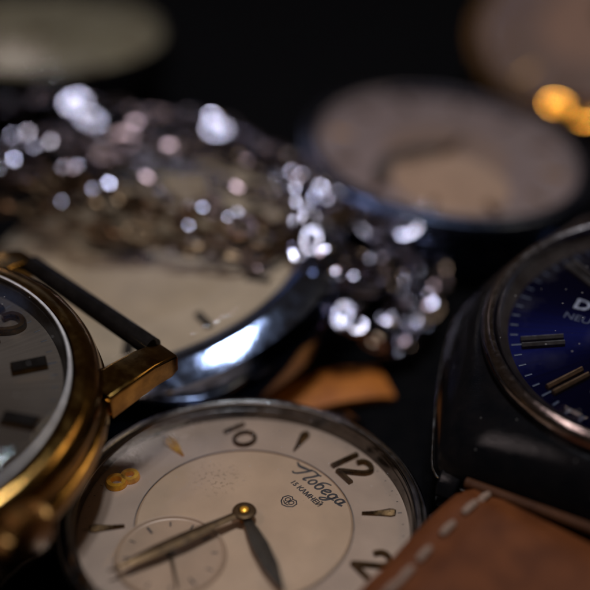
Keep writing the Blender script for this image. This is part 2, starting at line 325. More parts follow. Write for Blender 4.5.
# ================================================================== the old watch in front
def front_watch():
    w = thing('wrist_watch', 'steel watch with beige dial, gilt numerals 8, 10 and 12 and a small seconds dial', 'watch', (-.444, 7.023, .578, -.02, .018, -.952), 'watches heaped on the black cloth')
    m = MB(); m.lathe([(0, -.5), (1.2, -.5), (1.34, -.47), (1.37, -.42), (1.47, -.38), (1.56, -.28), (1.585, -.16), (1.575, -.06), (1.50, -.05), (1.50, -.1), (0, -.1)], 160); m.build('case', M['chrome_dark'], w)
    m = MB(); m.lathe([(1.497, -.045), (1.595, -.04), (1.616, .0), (1.62, .05), (1.612, .09), (1.597, .12), (1.583, .128), (1.576, .112), (1.568, .112), (1.558, .15), (1.54, .172), (1.522, .176), (1.514, .155), (1.508, .155), (1.502, .17), (1.494, .165), (1.490, -.04)], 192, close=True); m.build('bezel', M['chrome'], w)
    m = MB(); m.lathe([(1.489, .15), (1.476, .145), (1.470, .10), (1.462, .095), (1.452, .02), (1.447, .004), (1.488, .002)], 160, close=True); m.build('inner_ring', M['steel_ring'], w)
    m = MB(); m.lathe(dome(1.485, .1, .21, .11, .06), 160); m.build('crystal', M['crystal'], w)
    # dial with a groove around its inner disc and the sunk seconds dial
    m = MB(); m.lathe([(0, 0), (.4, 0), (.7, 0), (.938, 0), (.950, -.018), (.960, -.006), (1.2, -.004), (1.44, -.008), (1.487, -.022), (1.487, -.05)], 160)
    m.build('dial', M['dial_main'], w, angle=20)
    m = MB(); m.lathe([(.955, -.003), (.957, .0025), (.963, .0025), (.966, -.002)], 128, close=True); m.build('groove_line', M['ink_soft'], w)
    sub = MB(); sub.lathe([(0, .004), (.43, .004), (.44, .008), (.452, .024), (.462, .026), (.474, .012), (.48, -.003)], 96, (0, -.745, 0)); sub.build('seconds_dial', M['dial_sub'], w, angle=15)
    m = MB()
    for k in range(12):
        a = 2*PI*k/12; l, wd = ((.085, .02) if k % 3 == 0 else (.055, .014))
        p0 = (math.cos(a)*(.40), -.745+math.sin(a)*.40); p1 = (math.cos(a)*(.40-l), -.745+math.sin(a)*(.40-l))
        m.sweep([p0, p1], wd, .003, z=.005)
    m.build('seconds_scale', M['ink'], w)
    m = MB()
    for k in range(60):
        a = 2*PI*k/60; L = .035 if k % 5 == 0 else .016
        m.sweep([(math.cos(a)*1.40, math.sin(a)*1.40), (math.cos(a)*(1.40-L), math.sin(a)*(1.40-L))], .012 if k % 5 == 0 else .008, .003, z=-.006)
    m.build('minute_track', M['ink_soft'], w)
    # wedges at the odd hours
    for hr in (1, 3, 5, 7, 9, 11):
        mm = MB(); a = R_(90-hr*30); d = (math.cos(a), math.sin(a)); n = (-d[1], d[0])
        r0, r1 = 1.04, 1.345; pts = []
        prof = [(r0, .006), (r0+.1, .022), (r0+.2, .037), (r1-.05, .047), (r1-.012, .038), (r1, .014)]
        if hr == 9: prof = [(1.05, .008), (1.13, .026), (1.20, .044), (1.29, .056), (1.34, .046), (1.36, .016)]
        for (r, x) in prof: pts.append((d[0]*r-n[0]*x, d[1]*r-n[1]*x))
        for (r, x) in prof[::-1]: pts.append((d[0]*r+n[0]*x, d[1]*r+n[1]*x))
        # a ridged wedge: outline on the dial, raised spine
        vs = [(p[0], p[1], -.004) for p in pts]+[(p[0], p[1], .012) for p in pts]; N = len(pts); k = len(vs)
        spine = [(d[0]*r, d[1]*r, .035) for (r, x) in prof]; vs += spine; S = len(prof)
        fs = [(i, (i+1) % N, N+(i+1) % N, N+i) for i in range(N)]
        for i in range(S-1):
            fs.append((N+i, N+i+1, k+i+1, k+i)); fs.append((N+N-1-i, k+i, k+i+1, N+N-2-i))
        fs.append((N, k, N+N-1)); fs.append((N+S-1, N+S, k+S-1))
        mm.add(vs, fs); gilt = hr in (9,)  # nine o'clock gets the copy with the painted glint
        mm.build('hour_marker', M['gilt_lit'] if gilt else M['gilt_shaded'], w, angle=20, label='gilt hour marker with painted glint' if gilt else None)
    # upright numerals of rounded wire
    def numeral(hr, strokes, mat, wd=.052, h=.04, label=None):
        cx, cy = pol(hr, 1.185 if hr == 10 else 1.215); mm = MB()
        for st, cl in strokes:
            mm.sweep([(cx+x, cy+y) for x, y in st], wd, h, closed=cl, z=-.004)
        mm.build('numeral', mat, w, angle=50, label=label)
    eight = [(ring2(0, .070, .060, .062), True), (ring2(0, -.070, .072, .070), True)]
    numeral(8, [([(x-.01, y-.02) for x, y in s_], c) for s_, c in eight], M['gilt_lit'], .062, .05, 'gilt figure 8 with painted glint')
    one = [(-.135, -.15), (-.135, .0), (-.135, .15)]
    two = [p[:] for p in [(q.x, q.y) for q in curve([(-.035, .07), (-.01, .135), (.06, .155), (.125, .115), (.12, .045), (.06, -.03), (-.01, -.10), (-.045, -.143)], 6)]]
    numeral(12, [(one, False), ([(x-.005, y) for x, y in two], False), ([(-.06, -.143), (.03, -.143), (.145, -.143)], False)], M['gilt_shaded'], .05, .04)
    ten0 = ring2(.095, .02, .092, .105)
    numeral(10, [([(-.095, -.09), (-.095, .0), (-.095, .14)], False), (ten0, True)], M['gilt_shaded'], .036, .035)
    s2 = [(q.x, q.y) for q in curve([(-.09, .07), (-.06, .135), (.0, .155), (.07, .115), (.065, .045), (.0, -.03), (-.06, -.10), (-.095, -.143)], 6)]
    numeral(2, [(s2, False), ([(-.11, -.143), (0, -.143), (.1, -.143)], False)], M['gilt_shaded'], .05, .04)
    numeral(4, [([(.04, .15), (-.1, -.05), (.12, -.05)], False), ([(.05, .03), (.05, -.15)], False)], M['gilt_shaded'], .05, .04)
    # script name
    mm = MB()
    def ink(pts, wd=.014, sm=True, closed=False, ws=None):
        q = [(p.x, p.y) for p in curve(pts, 6)] if sm else pts
        o = []
        for (x, y) in q:
            x = x+.22*y; X, Y = (x-.36)*1.0, y*1.0
            X, Y = rot2((X, Y), .13); o.append((X, Y+.765))
        n = len(o); W = [wd*1.45*(ws or (lambda t: 1))(i/max(1, n-1)) for i in range(n)]
        mm.sweep(o, W, .003, closed=closed, z=.0005)
    thick = lambda t: .45+.9*math.sin(PI*min(1, max(0, t)))
    ink([(-.03, .125), (.03, .10), (.09, .115), (.15, .135)], .017, ws=thick)
    ink([(.145, .15), (.135, .09), (.11, .02), (.085, -.005), (.06, .005)], .017, ws=lambda t: 1.1-.4*t)
    ink([(.12, .125), (.17, .15), (.235, .145), (.26, .15)], .013)
    ink([(.235, .145), (.225, .08), (.205, .02), (.215, -.003), (.24, .01)], .018, ws=lambda t: 1.1-.5*t)
    ink(ring2(.288, .036, .027, .038), .014, False, True)
    ink(ring2(.375, .036, .028, .038), .014, False, True)
    ink([(.345, .04), (.345, .09), (.372, .12), (.415, .132)], .014, ws=lambda t: 1.2-.5*t)
    ink([(.435, .03), (.47, .04), (.488, .06), (.468, .076), (.44, .055), (.438, .018), (.46, -.002), (.5, .012)], .014)
    ink(ring2(.545, .036, .028, .038), .014, False, True)
    ink([(.577, .07), (.57, .01), (.55, -.05), (.52, -.07), (.50, -.055), (.53, -.025), (.60, .01)], .014, ws=lambda t: 1.2-.6*t)
    ink(ring2(.637, .036, .028, .038), .014, False, True)
    ink([(.668, .074), (.66, .03), (.663, .003), (.70, .012)], .015)
    mm.build('brand_script', M['ink'], w)
    text_mesh('jewel_text', '15 КАМНЕЙ', .074, (.02, .652, .002), .05, M['ink'], w, .002, 1.0, .0016)
    # small printed emblem: a five-sided shield with a flower like knot
    mm = MB()
    ex, ey = .02, .46
    ink2 = lambda pts, wd=.008, cl=False: mm.sweep([(ex+x*1.5, ey+y*1.4) for x, y in pts], wd*1.35, .003, closed=cl, z=.0005)
    ink2([(-.045, .03), (-.02, .045), (.0, .035), (.02, .045), (.045, .03), (.05, -.005), (.03, -.035), (.0, -.05), (-.03, -.035), (-.05, -.005)], .009, True)
    ink2(ring2(-.018, .008, .014, .018, 12), .007, True); ink2(ring2(.018, .008, .014, .018, 12), .007, True)
    ink2([(-.025, -.02), (0, -.03), (.025, -.02)], .008); ink2([(0, .03), (0, -.03)], .006)
    mm.build('emblem', M['ink'], w)
    # hands
    def hand(name, ang, pts, z, h, mat, flat=False):
        a = R_(90-ang); o = [(math.cos(a)*r, math.sin(a)*r) for r, _ in pts]; mm = MB()
        mm.sweep(o, [x for _, x in pts], h, z=z, sec=[(-.5, 0), (-.5, .35), (0, 1), (.5, .35), (.5, 0)]); return mm.build(name, mat, w, angle=15)
    hand('hour_hand', 104, [(.07, .08), (.16, .09), (.2, .11), (.4, .15), (.66, .135), (.86, .06), (.96, .012)], .075, .016, M['dark_hand'])
    hand('minute_hand', 181.5, [(.07, .08), (.2, .085), (.35, .105), (.6, .13), (.85, .125), (1.05, .09), (1.2, .04), (1.3, .01)], .105, .02, M['bronze_hand'])
    mm = MB(); mm.lathe([(.035, .0), (.035, .095), (.1, .098), (.108, .11), (.1, .125), (.075, .134), (.05, .13), (.045, .12)], 40)
    mm.build('hand_collar', M['bronze_hand'], w)
    mm = MB(); mm.lathe([(0, .15), (.02, .148), (.036, .138), (.04, .11), (.04, .0)], 24); mm.build('centre_pin', M['gilt_lit'], w)
    a = R_(-22); sd = (math.cos(a), math.sin(a)); mm = MB()
    mm.sweep([(-sd[0]*.1, -.745-sd[1]*.1), (0, -.745), (sd[0]*.39, -.745+sd[1]*.39)], [.022, .03, .014], .01, z=.03)
    mm.lathe([(0, .048), (.03, .046), (.035, .03), (.03, .0)], 20, (0, -.745, 0)); mm.build('second_hand', M['bronze_hand'], w)
    for sx in (-1, 1):
        for sy in (-1, 1):
            lug(w, sx*.86, sy, 1.35, 1.98, -.12, .2, M['chrome_dark'])
    mm = MB(); crown(mm, 1.59, -.18, .2, .2); mm.build('crown', M['chrome_dark'], w, angle=30)
    return w

def lug(w, x, sy, y0, y1, ztop, wd, mat, drop=.2, name='lug', tk=.26):
    """one tapering horn from the case band, curving down to its tip"""
    mb = MB(); pr = []
    L = y1-y0
    for t, zt, zb, ww in ((0, 0, -tk, 1.15), (.35, .0, -tk, 1.1), (.65, -.15*drop, -tk-.1*drop, 1.), (.88, -.55*drop, -tk-.4*drop, .92), (1, -.95*drop, -tk*.85-.6*drop, .8)):
        pr.append((y0+L*t, ztop+zt, ztop+zb, wd*ww/2))
    vs = []; fs = []
    for (y, a, b, h) in pr:
        vs += [(x-h, sy*y, b), (x+h, sy*y, b), (x+h, sy*y, a-.02), (x+h*.86, sy*y, a), (x-h*.86, sy*y, a), (x-h, sy*y, a-.02)]
    for i in range(len(pr)-1):
        for k in range(6): fs.append((i*6+k, i*6+(k+1) % 6, i*6+6+(k+1) % 6, i*6+6+k))
    fs += [tuple(range(6)), tuple(range(len(pr)*6-6, len(pr)*6))]
    mb.add(vs, fs); return mb.build(name, mat, w, angle=28, bevel=.012)

def crown(mb, x0, z, r, ln, teeth=26):
    """fluted winding crown along +x"""
    prof = [(x0, r*.45), (x0+.05, r*.45), (x0+.05, r*.9), (x0+.08, r), (x0+ln-.04, r), (x0+ln, r*.88), (x0+ln+.035, r*.5), (x0+ln+.045, 0.001)]
    n = teeth*4; vs = []; fs = []
    for (x, rr) in prof:
        for k in range(n):
            a = 2*PI*k/n; g = 1.-(.075 if (k % 4) in (0, 1) and rr > r*.85 else 0)
            vs.append((x, math.cos(a)*rr*g, z+math.sin(a)*rr*g))
    for i in range(len(prof)-1):
        for k in range(n): fs.append((i*n+k, i*n+(k+1) % n, (i+1)*n+(k+1) % n, (i+1)*n+k))
    fs += [tuple(range(n)), tuple(range((len(prof)-1)*n, len(prof)*n))]
    mb.add(vs, fs)

# ================================================================== the gold watch at the left
def gold_watch():
    w = thing('wrist_watch', 'gold watch with a silvery sunburst dial, baton markers and bare lugs, at the left edge', 'watch', (-3.507, 7.315, 1.719, .13, .031, -.72), 'watches heaped on the black cloth')
    m = MB(); m.lathe([(0, -.55), (1.5, -.55), (1.66, -.5), (1.72, -.42), (1.84, -.40), (1.90, -.33), (1.915, -.24), (1.90, -.16), (1.86, -.13), (1.6, -.12), (0, -.12)], 192); m.build('case', M['gold'], w)
    m = MB(); m.lathe([(1.60, -.115), (1.845, -.112), (1.87, -.07), (1.865, .0), (1.83, .08), (1.77, .135), (1.70, .16), (1.645, .155), (1.62, .13), (1.605, .06)], 192, close=True); m.build('bezel', M['gold'], w)
    m = MB(); m.lathe([(1.60, .13), (1.585, .14), (1.565, .13), (1.545, .05), (1.53, .004), (1.60, .0)], 160, close=True); m.build('inner_ring', M['satin'], w)
    m = MB(); m.lathe(dome(1.60, .08, .235, .21, .09), 160); m.build('crystal', M['crystal'], w)
    m = MB(); m.lathe([(1.603+.016*math.cos(2*PI*k/10), .17+.016*math.sin(2*PI*k/10)) for k in range(10)], 160, close=True); m.build('crystal_glint_ring', M['ring_glint'], w)  # added ring for the bright reflection at the crystal's edge
    m = MB(); disc(m, 1.60, 0, 160); m.build('dial', M['sun_silver'], w)
    m = MB()
    for k in range(60):
        a = 2*PI*k/60
        if k % 5: m.sweep([(math.cos(a)*1.485, math.sin(a)*1.485), (math.cos(a)*1.43, math.sin(a)*1.43)], .014, .003, z=.0005)
        else: m.sweep([(math.cos(a)*1.49, math.sin(a)*1.49), (math.cos(a)*1.40, math.sin(a)*1.40)], .02, .003, z=.0005)
    m.build('minute_track', M['ink'], w)
    for hr in range(1, 12):
        a = R_(90-hr*30); d = (math.cos(a), math.sin(a)); r0, r1, hw = 1.10, 1.41, .066
        if hr == 6: r0 = 1.0
        def quad(k, e): n = (-d[1], d[0]); return [(d[0]*(r0-e)-n[0]*k, d[1]*(r0-e)-n[1]*k), (d[0]*(r1+e)-n[0]*k, d[1]*(r1+e)-n[1]*k), (d[0]*(r1+e)+n[0]*k, d[1]*(r1+e)+n[1]*k), (d[0]*(r0-e)+n[0]*k, d[1]*(r0-e)+n[1]*k)]
        m = MB(); m.prism(quad(hw, 0), .0, .05, .012); mk = m.build('hour_marker', M['gold'], w, smooth=False)
        m = MB(); m.prism(quad(hw-.010, -.01), .0505, .0535); m.build('dark_reflect_top', M['baton_black'], mk, smooth=False)  # black plate added for the dark reflection on the gold baton
    cx, cy = 0, 1.22
    m = MB()
    m.sweep([(-.16, 1.07), (-.16, 1.22), (-.16, 1.40)], .08, .06)
    q = [(p.x, p.y) for p in curve([(-.04, 1.31), (-.01, 1.39), (.08, 1.42), (.17, 1.37), (.165, 1.28), (.09, 1.19), (0, 1.12), (-.04, 1.075)], 6)]
    m.sweep(q, .07, .06); m.sweep([(-.06, 1.075), (.06, 1.075), (.19, 1.075)], .07, .06)
    m.build('numeral', M['gold'], w, angle=50)
    def hand(name, ang, pts, z, mat):
        a = R_(90-ang); mm = MB(); mm.sweep([(math.cos(a)*r, math.sin(a)*r) for r, _ in pts], [x for _, x in pts], .02, z=z, sec=[(-.5, 0), (-.5, .4), (0, 1), (.5, .4), (.5, 0)]); mm.build(name, mat, w, angle=15)
    hand('hour_hand', 255, [(-.2, .05), (0, .09), (.5, .09), (.85, .02)], .08, M['gold'])
    hand('minute_hand', 305, [(-.25, .05), (0, .08), (.8, .07), (1.3, .015)], .11, M['gold'])
    m = MB(); m.lathe([(0, .16), (.06, .155), (.075, .14), (.075, 0)], 24); m.build('centre_pin', M['gold'], w)
    for sx in (-1, 1):
        for sy in (-1, 1): lug(w, -.84 if (sx < 0 and sy > 0) else sx*1.20, sy, 1.36, 2.2, -.06, .30, M['gold'], .12, tk=.26)
    for sy in (-1, 1):
        m = MB(); m.tube([(-.70 if sy > 0 else -1.06, sy*2.13, -.2), (1.06, sy*2.13, -.2)], .10, 20); m.build('spring_bar', M['baton_black'], w)
    m = MB(); crown(m, 1.78, -.12, .25, .24); m.build('crown', M['gold_dark'], w, angle=30)

# ================================================================== the blue watch at the right
def blue_watch():
    w = thing('wrist_watch', 'blue dialled watch in a dark steel cushion case on a stitched brown leather strap', 'watch', (3.334, 8.248, 1.7, .133, -.111, -.5585), 'watches heaped on the black cloth')
    # cushion case built from stacked superellipse rings
    def outline(wx, wy, blend, n=160):
        """barrel shaped outline, melting into a circle as blend goes to 0"""
        o = []
        for k in range(n):
            a = 2*PI*k/n; c, sn = math.cos(a), math.sin(a)
            r = 0.
            lo, hi = 0., 4.
            for _ in range(30):
                r = (lo+hi)/2; x, y = abs(r*c)/wx, abs(r*sn)/wy
                inside = y < 1 and x < 1-.17*min(1, y)**1.35*2 and (x/.66)**16*0+(max(0, y-.93)/.07)**2*.03 < 1-.34*y**1.35-x+.03
                if inside: lo = r
                else: hi = r
            rc = (wx+wy)/2
            o.append((c*(r*blend+rc*(1-blend)), sn*(r*blend+rc*(1-blend))))
        # soften the corners
        for _ in range(3):
            o = [((o[i-1][0]+2*o[i][0]+o[(i+1) % n][0])/4, (o[i-1][1]+2*o[i][1]+o[(i+1) % n][1])/4) for i in range(n)]
        return o
    rings = [(1.2, 1.3, .9, -.95), (1.7, 1.75, 1, -.93), (1.93, 1.92, 1, -.82), (2.02, 2.0, 1, -.62), (2.03, 2.01, 1, -.55), (2.01, 2.0, 1, -.46), (1.92, 1.93, 1, -.26), (1.78, 1.80, .7, -.10), (1.68, 1.68, .2, -.02), (1.62, 1.62, 0., .0)]
    m = MB(); vs = []; fs = []; n = 160
    for (a, b, p, z) in rings: vs += [(x, y, z) for x, y in outline(a, b, p, n)]
    for i in range(len(rings)-1):
        for k in range(n): fs.append((i*n+k, i*n+(k+1) % n, (i+1)*n+(k+1) % n, (i+1)*n+k))
    fs += [tuple(range(n))[::-1], tuple(range((len(rings)-1)*n, len(rings)*n))]
    m.add(vs, fs); m.build('case', M['dark_reflect_steel'], w, angle=60)
    # thin chrome tube added as the highlight along the case's widest line
    m = MB(); m.tube([(x*1.002, y*1.002, -.545) for x, y in outline(2.033, 2.013, 1, 160)], .014, 8, closed=True); m.build('edge_highlight', M['chrome'], w)
    m = MB(); m.lathe([(1.47, .005), (1.60, .006), (1.612, .05), (1.605, .11), (1.575, .155), (1.535, .175), (1.50, .165), (1.478, .13)], 192, close=True); m.build('bezel', M['bezel_worn'], w)
    m = MB(); m.lathe([(1.474, .13), (1.43, .07), (1.36, .008), (1.474, .007)], 160, close=True); m.build('inner_ring', M['flange'], w)
    m = MB(); m.lathe(dome(1.47, .1, .23, .07, .05), 160); m.build('crystal', M['crystal'], w)
    m = MB(); disc(m, 1.45, .006, 160); m.build('dial', M['sun_blue'], w)
    m = MB()
    for k in range(60):
        a = 2*PI*k/60; L = .07 if k % 5 else .1
        m.sweep([(math.cos(a)*1.34, math.sin(a)*1.34), (math.cos(a)*(1.34-L), math.sin(a)*(1.34-L))], .02, .004, z=.0065)
    m.build('minute_track', M['print_blue'], w)
    for hr in (10, 11, 0, 1, 2, 3, 4, 5, 6, 7, 8):   # the lettering takes the ninth place
        a = R_(90-hr*30); d = (math.cos(a), math.sin(a)); nn = (-d[1], d[0]); m = MB()
        for k in (-.042, .042):
            m.sweep([(d[0]*.86+nn[0]*k, d[1]*.86+nn[1]*k), (d[0]*1.25+nn[0]*k, d[1]*1.25+nn[1]*k)], .05, .055, z=.007, sec=[(-.5, 0), (-.5, .6), (-.1, 1), (.1, 1), (.5, .6), (.5, 0)])
        m.build('hour_marker', M['satin_gold'] if hr == 7 else M['satin'], w, angle=20)
    text_mesh('brand_text', 'DOXA', .20, (-.52, .10, .009), 0, M['print_white'], w, .003, 1.1, .003)
    text_mesh('town_text', 'NEUCHATEL', .12, (-.50, -.09, .009), 0, M['print_soft'], w, .003, 1.1)
    def hand(name, ang, pts, z, mat):
        a = R_(90-ang); mm = MB(); mm.sweep([(math.cos(a)*r, math.sin(a)*r) for r, _ in pts], [x for _, x in pts], .02, z=z, sec=[(-.5, 0), (-.5, .4), (0, 1), (.5, .4), (.5, 0)]); mm.build(name, mat, w, angle=15)
    hand('hour_hand', 62, [(-.2, .05), (0, .09), (.5, .09), (.85, .02)], .08, M['chrome'])
    hand('minute_hand', 118, [(-.25, .05), (0, .08), (.8, .07), (1.2, .015)], .11, M['chrome'])
    m = MB(); m.lathe([(0, .16), (.06, .155), (.075, .14), (.075, 0)], 24); m.build('centre_pin', M['chrome'], w)
    m = MB(); crown(m, 2.07, -.5, .22, .22); m.build('crown', M['chrome_dark'], w, angle=30)
    # strap leaving the case at six o'clock, sagging to the cloth
    path = curve([Vector((.06, -2.20, -.45)), Vector((.03, -2.42, -.36)), Vector((-.07, -2.84, -.33)), Vector((-.16, -3.4, -.30)), Vector((-.26, -3.8, -.32)), Vector((-.5, -4.6, -.7)), Vector((-.8, -5.6, -1.3))], 10)
    N = len(path); hw = 1.06; vs = []; fs = []
    sec = []
    for k in range(25):
        u = -1+2*k/24; e = max(0, (abs(u)-.84)/.16); sec.append((u, .085*(1-e**2.2)+.0 - (.02 if .74 < abs(u) < .86 else 0)))
    secb = [(1, -.02), (.98, -.085), (-.98, -.085), (-1, -.02)]
    full = sec+secb; K = len(full)
    def frame(i):
        t = (path[min(N-1, i+1)]-path[max(0, i-1)]).normalized(); sd = t.cross(Vector((0, 0, 1))).normalized()*-1; up = sd.cross(t).normalized()
        if up.z < 0: up = -up
        return sd, up
    for i, p in enumerate(path):
        sd, up = frame(i)
        if sd.x < 0: sd = -sd
        e = 1 if i > 2 else (.9+.05*i)
        for (u, z) in full: vs.append(p+sd*hw*u+up*z*e)
    for i in range(N-1):
        for k in range(K): fs.append((i*K+k, i*K+(k+1) % K, (i+1)*K+(k+1) % K, (i+1)*K+k))
    fs += [tuple(range(K)), tuple(range((N-1)*K, N*K))]
    m = MB(); m.add(vs, fs); strap = m.build('strap', M['leather'], w, angle=50)
    for side in (-1, 1):
        m = MB(); acc = 0; i = 1.0
        while i < N-2:
            def at(f):
                j = int(f); fr = f-j; p = path[j].lerp(path[min(N-1, j+1)], fr); sd, up = frame(j)
                if sd.x < 0: sd = -sd
                return p+sd*hw*side*.79+up*.066, sd, up
            a, sd, up = at(i); b, _, _ = at(min(N-1.01, i+1.9*1.0)); L = (b-a)
            b = a+L.normalized()*.15; mid = (a+b)/2+up*.022
            m.tube([a-up*.02, a+up*.012, mid, b+up*.012, b-up*.02], [.024, .03, .034, .03, .024], 8)
            i += .245/max(.01, (path[min(N-1, int(i)+1)]-path[int(i)]).length)
        m.build('stitching', M['thread'], strap)
    # rolled leather end round the spring bar, by the lugs
    m = MB(); m.tube([(-1.0, -2.03, -.40), (-.4, -2.03, -.40), (.4, -2.03, -.40), (1.0, -2.03, -.40)], .05, 16); m.build('spring_bar', M['leather_edge'], w)
    for sx in (-1, 1):
        lug(w, sx*1.17, -1, 1.75, 2.14, -.42, .20, M['dark_reflect_steel'], .15, tk=.25)
        lug(w, sx*1.17, 1, 1.75, 2.14, -.42, .20, M['dark_reflect_steel'], .15, tk=.25)

M['bezel_worn'] = surf('worn_steel_bezel', (.40, .36, .35), .17, 1, (.22, .18, .17), 14, .06, 90, .08, .2)
M['flange'] = surf('bronzed_flange', (.16, .12, .10), .35, .9, (.10, .07, .06), 6, .05, 40)
M['print_soft'] = surf('dial_print_soft', (.065, .07, .11), .5, 0, (.045, .05, .08), 12)

# ================================================================== round watches behind
def round_watch(name, label, pose, r, rim, th, case_m, dial_m, markers='baton', sub=None, stem=None, hands=None, bezel_m=None, bevel=False):
    w = thing(name, label, 'watch', pose, 'watches heaped on the black cloth')
    R = r+rim
    m = MB(); m.lathe([(0, -th), (r*.8, -th), (R*.94, -th*.85), (R*.995, -th*.55), (R, -th*.35), (R*.99, -th*.2), (r, -.1), (0, -.1)], 144); m.build('case', case_m, w)
    bz = [(r*1.005, -.005), (R*.992, -th*.19), (R, -.16), (R*.997, -.11), (r+.19, .035), (r+.16, .045), (r+.05, .062), (r*1.01, .06)] if bevel else None
    m = MB(); m.lathe(bz or [(r*1.005, -.005), (R*.992, -th*.19), (R*.998, -th*.1), (R*.985, .02), (R-rim*.25, .085), (R-rim*.5, .115), (r+rim*.25, .11), (r*1.01, .09)], 160, close=True); m.build('bezel', bezel_m or case_m, w)
    m = MB(); disc(m, r*1.003, 0, 128); m.build('dial', dial_m, w)
    m = MB(); m.lathe(dome(r, .03, .16, r*.07, .05), 128); m.build('crystal', M['crystal'], w)
    for hr in range(1, 13):
        a = R_(90-hr*30); d = (math.cos(a), math.sin(a)); m = MB()
        m.sweep([(d[0]*r*.74, d[1]*r*.74), (d[0]*r*.9, d[1]*r*.9)], r*.045*(1.4 if hr % 3 == 0 else 1), .03)
        m.build('hour_marker', M['baton_black'] if markers == 'baton' else M['gold_dark'], w)
    if sub:
        sx, sy, sr = sub; m = MB(); m.lathe([(0, .004), (sr*.9, .004), (sr*.96, .02), (sr, .0)], 64, (sx, sy, 0)); m.build('seconds_dial', M['sub_rose'], w)
        m = MB(); m.sweep([(sx+math.cos(R_(a))*(sr+.13), sy+math.sin(R_(a))*(sr+.13)) for a in range(70, 181, 6)], .2, .02, z=.002); m.build('dial_shade_arc', M['arc_shade'], w)  # brown strip painted as shading round the seconds dial
    for k, (ang, L, wd) in enumerate(hands or [(50, .5, .06), (200, .75, .045)]):
        a = R_(90-ang); m = MB(); m.sweep([(-math.cos(a)*.1*r, -math.sin(a)*.1*r), (0, 0), (math.cos(a)*L*r*.7, math.sin(a)*L*r*.7), (math.cos(a)*L*r, math.sin(a)*L*r)], [wd*r*.6, wd*r, wd*r, wd*r*.2], .02, z=.06+.03*k)
        m.build('hour_hand' if k == 0 else 'minute_hand', M['dark_hand'], w)
    m = MB(); m.lathe([(0, .13), (.05, .125), (.06, .1), (.06, 0)], 20); m.build('centre_pin', M['gold_dark'], w)
    if stem is not None:
        m = MB(); crown(m, R-.02, -th*.4, .17, .2); c = m.build('crown', case_m, w); c.rotation_euler = (0, 0, stem)
    return w

# ================================================================== silver chains
def facet_link(L=.36, W=.25, t=.042, n=14, k=8):
    """one diamond cut oval link, its wire faceted"""
    vs = []; fs = []
    for i in range(n):
        a = 2*PI*i/n; c, s = math.cos(a), math.sin(a)
        x = math.copysign(abs(c)**.8, c)*(L/2-t); y = math.copysign(abs(s)**.9, s)*(W/2-t)
        nx, ny = c, s*1.2; q = math.hypot(nx, ny); nx /= q; ny /= q
        for j in range(k):
            b = 2*PI*(j+.5)/k; vs.append((x+nx*math.cos(b)*t, y+ny*math.cos(b)*t, math.sin(b)*t*.95))
    for i in range(n):
        for j in range(k): fs.append((i*k+j, i*k+(j+1) % k, ((i+1) % n)*k+(j+1) % k, ((i+1) % n)*k+j))
    m = MB(); m.add(vs, fs); return m

CAM = Vector((0, 0, 7.5)); PITCH = R_(33); F = 1101/590
KEY = Vector((1.5, 8.5, 34)); WARM = Vector((-13, 3, 22))

# directions from the lens in which the photograph shows a glint (as tangents right/up of the lens axis)
GLINTS = [(75,103,'K'),(90,120,'K'),(138,125,'w'),(217,130,'K'),(42,145,'k'),(70,168,'w'),(6,165,'k'),(101,187,'k'),(187,222,'k'),(195,209,'k'),
 (307,217,'K'),(312,241,'K'),(346,207,'w'),(299,258,'k'),(240,190,'w'),(270,180,'k'),(343,316,'K'),(352,324,'K'),(346,277,'k'),(408,228,'K'),(296,175,'w'),(36,98,'w'),(20,135,'k'),(137,209,'k'),(377,277,'w'),(172,148,'w'),(258,262,'w'),(410,345,'w'),(105,140,'k'),(330,262,'k'),(360,300,'k'),(320,200,'k'),(150,180,'w'),(60,200,'k'),(232,215,'k')]

GLINTS += [(507,244,'k'),(430,300,'w')]
GOLD_GLINTS = [(556,105,'K'),(583,118,'K')]

def chain(label, runs, seed, count=100, mat='silver'):
    rnd = random.Random(seed)
    pts = curve([Vector(p) for p in runs], 40)
    # resample evenly
    acc = [0]
    for a, b in zip(pts, pts[1:]): acc.append(acc[-1]+(b-a).length)
    total = acc[-1]; pitch = .235; n = min(count, int(total/pitch))
    w = thing('chain_bracelet', label, 'chain', (*pts[0], 0, 0, 0), 'silver chains in a heap')
    base = w.location.copy(); out = []
    proto = facet_link().build('link', M[mat], w, smooth=False)
    j = 0
    for i in range(n):
        s = total*i/n
        while acc[j+1] < s: j += 1
        f = (s-acc[j])/max(1e-6, acc[j+1]-acc[j]); p = pts[j].lerp(pts[j+1], f); t = (pts[min(len(pts)-1, j+2)]-pts[max(0, j-1)]).normalized()
        roll = (R_(42) if i % 2 else R_(-42))+rnd.gauss(0, .22)
        sd = Vector((0, 0, 1)).cross(t).normalized(); up = t.cross(sd)
        y = sd*math.cos(roll)+up*math.sin(roll); z = t.cross(y)
        m3 = Matrix((t, y, z)).transposed() @ Euler((rnd.gauss(0, .1), rnd.gauss(0, .14), rnd.gauss(0, .14))).to_matrix()
        o = proto if i == 0 else proto.copy()
        if i: COL.objects.link(o); o.parent = w
        p = p+Vector((rnd.gauss(0, .02), rnd.gauss(0, .02), rnd.gauss(0, .02)))
        o.location = p-base; o.rotation_euler = m3.to_euler(); out.append((o, p, m3))
    # clasp at the end: a lobster claw
    m = MB(); e = pts[-1]-base
    m.tube([e+Vector((0, 0, 0)), e+Vector((.12, -.06, .02)), e+Vector((.3, -.09, .03)), e+Vector((.42, 0, .03)), e+Vector((.36, .1, .03)), e+Vector((.2, .1, .02))], [.05, .07, .07, .06, .05, .03], 10)
    m.build('clasp', M[mat], w)
    return out

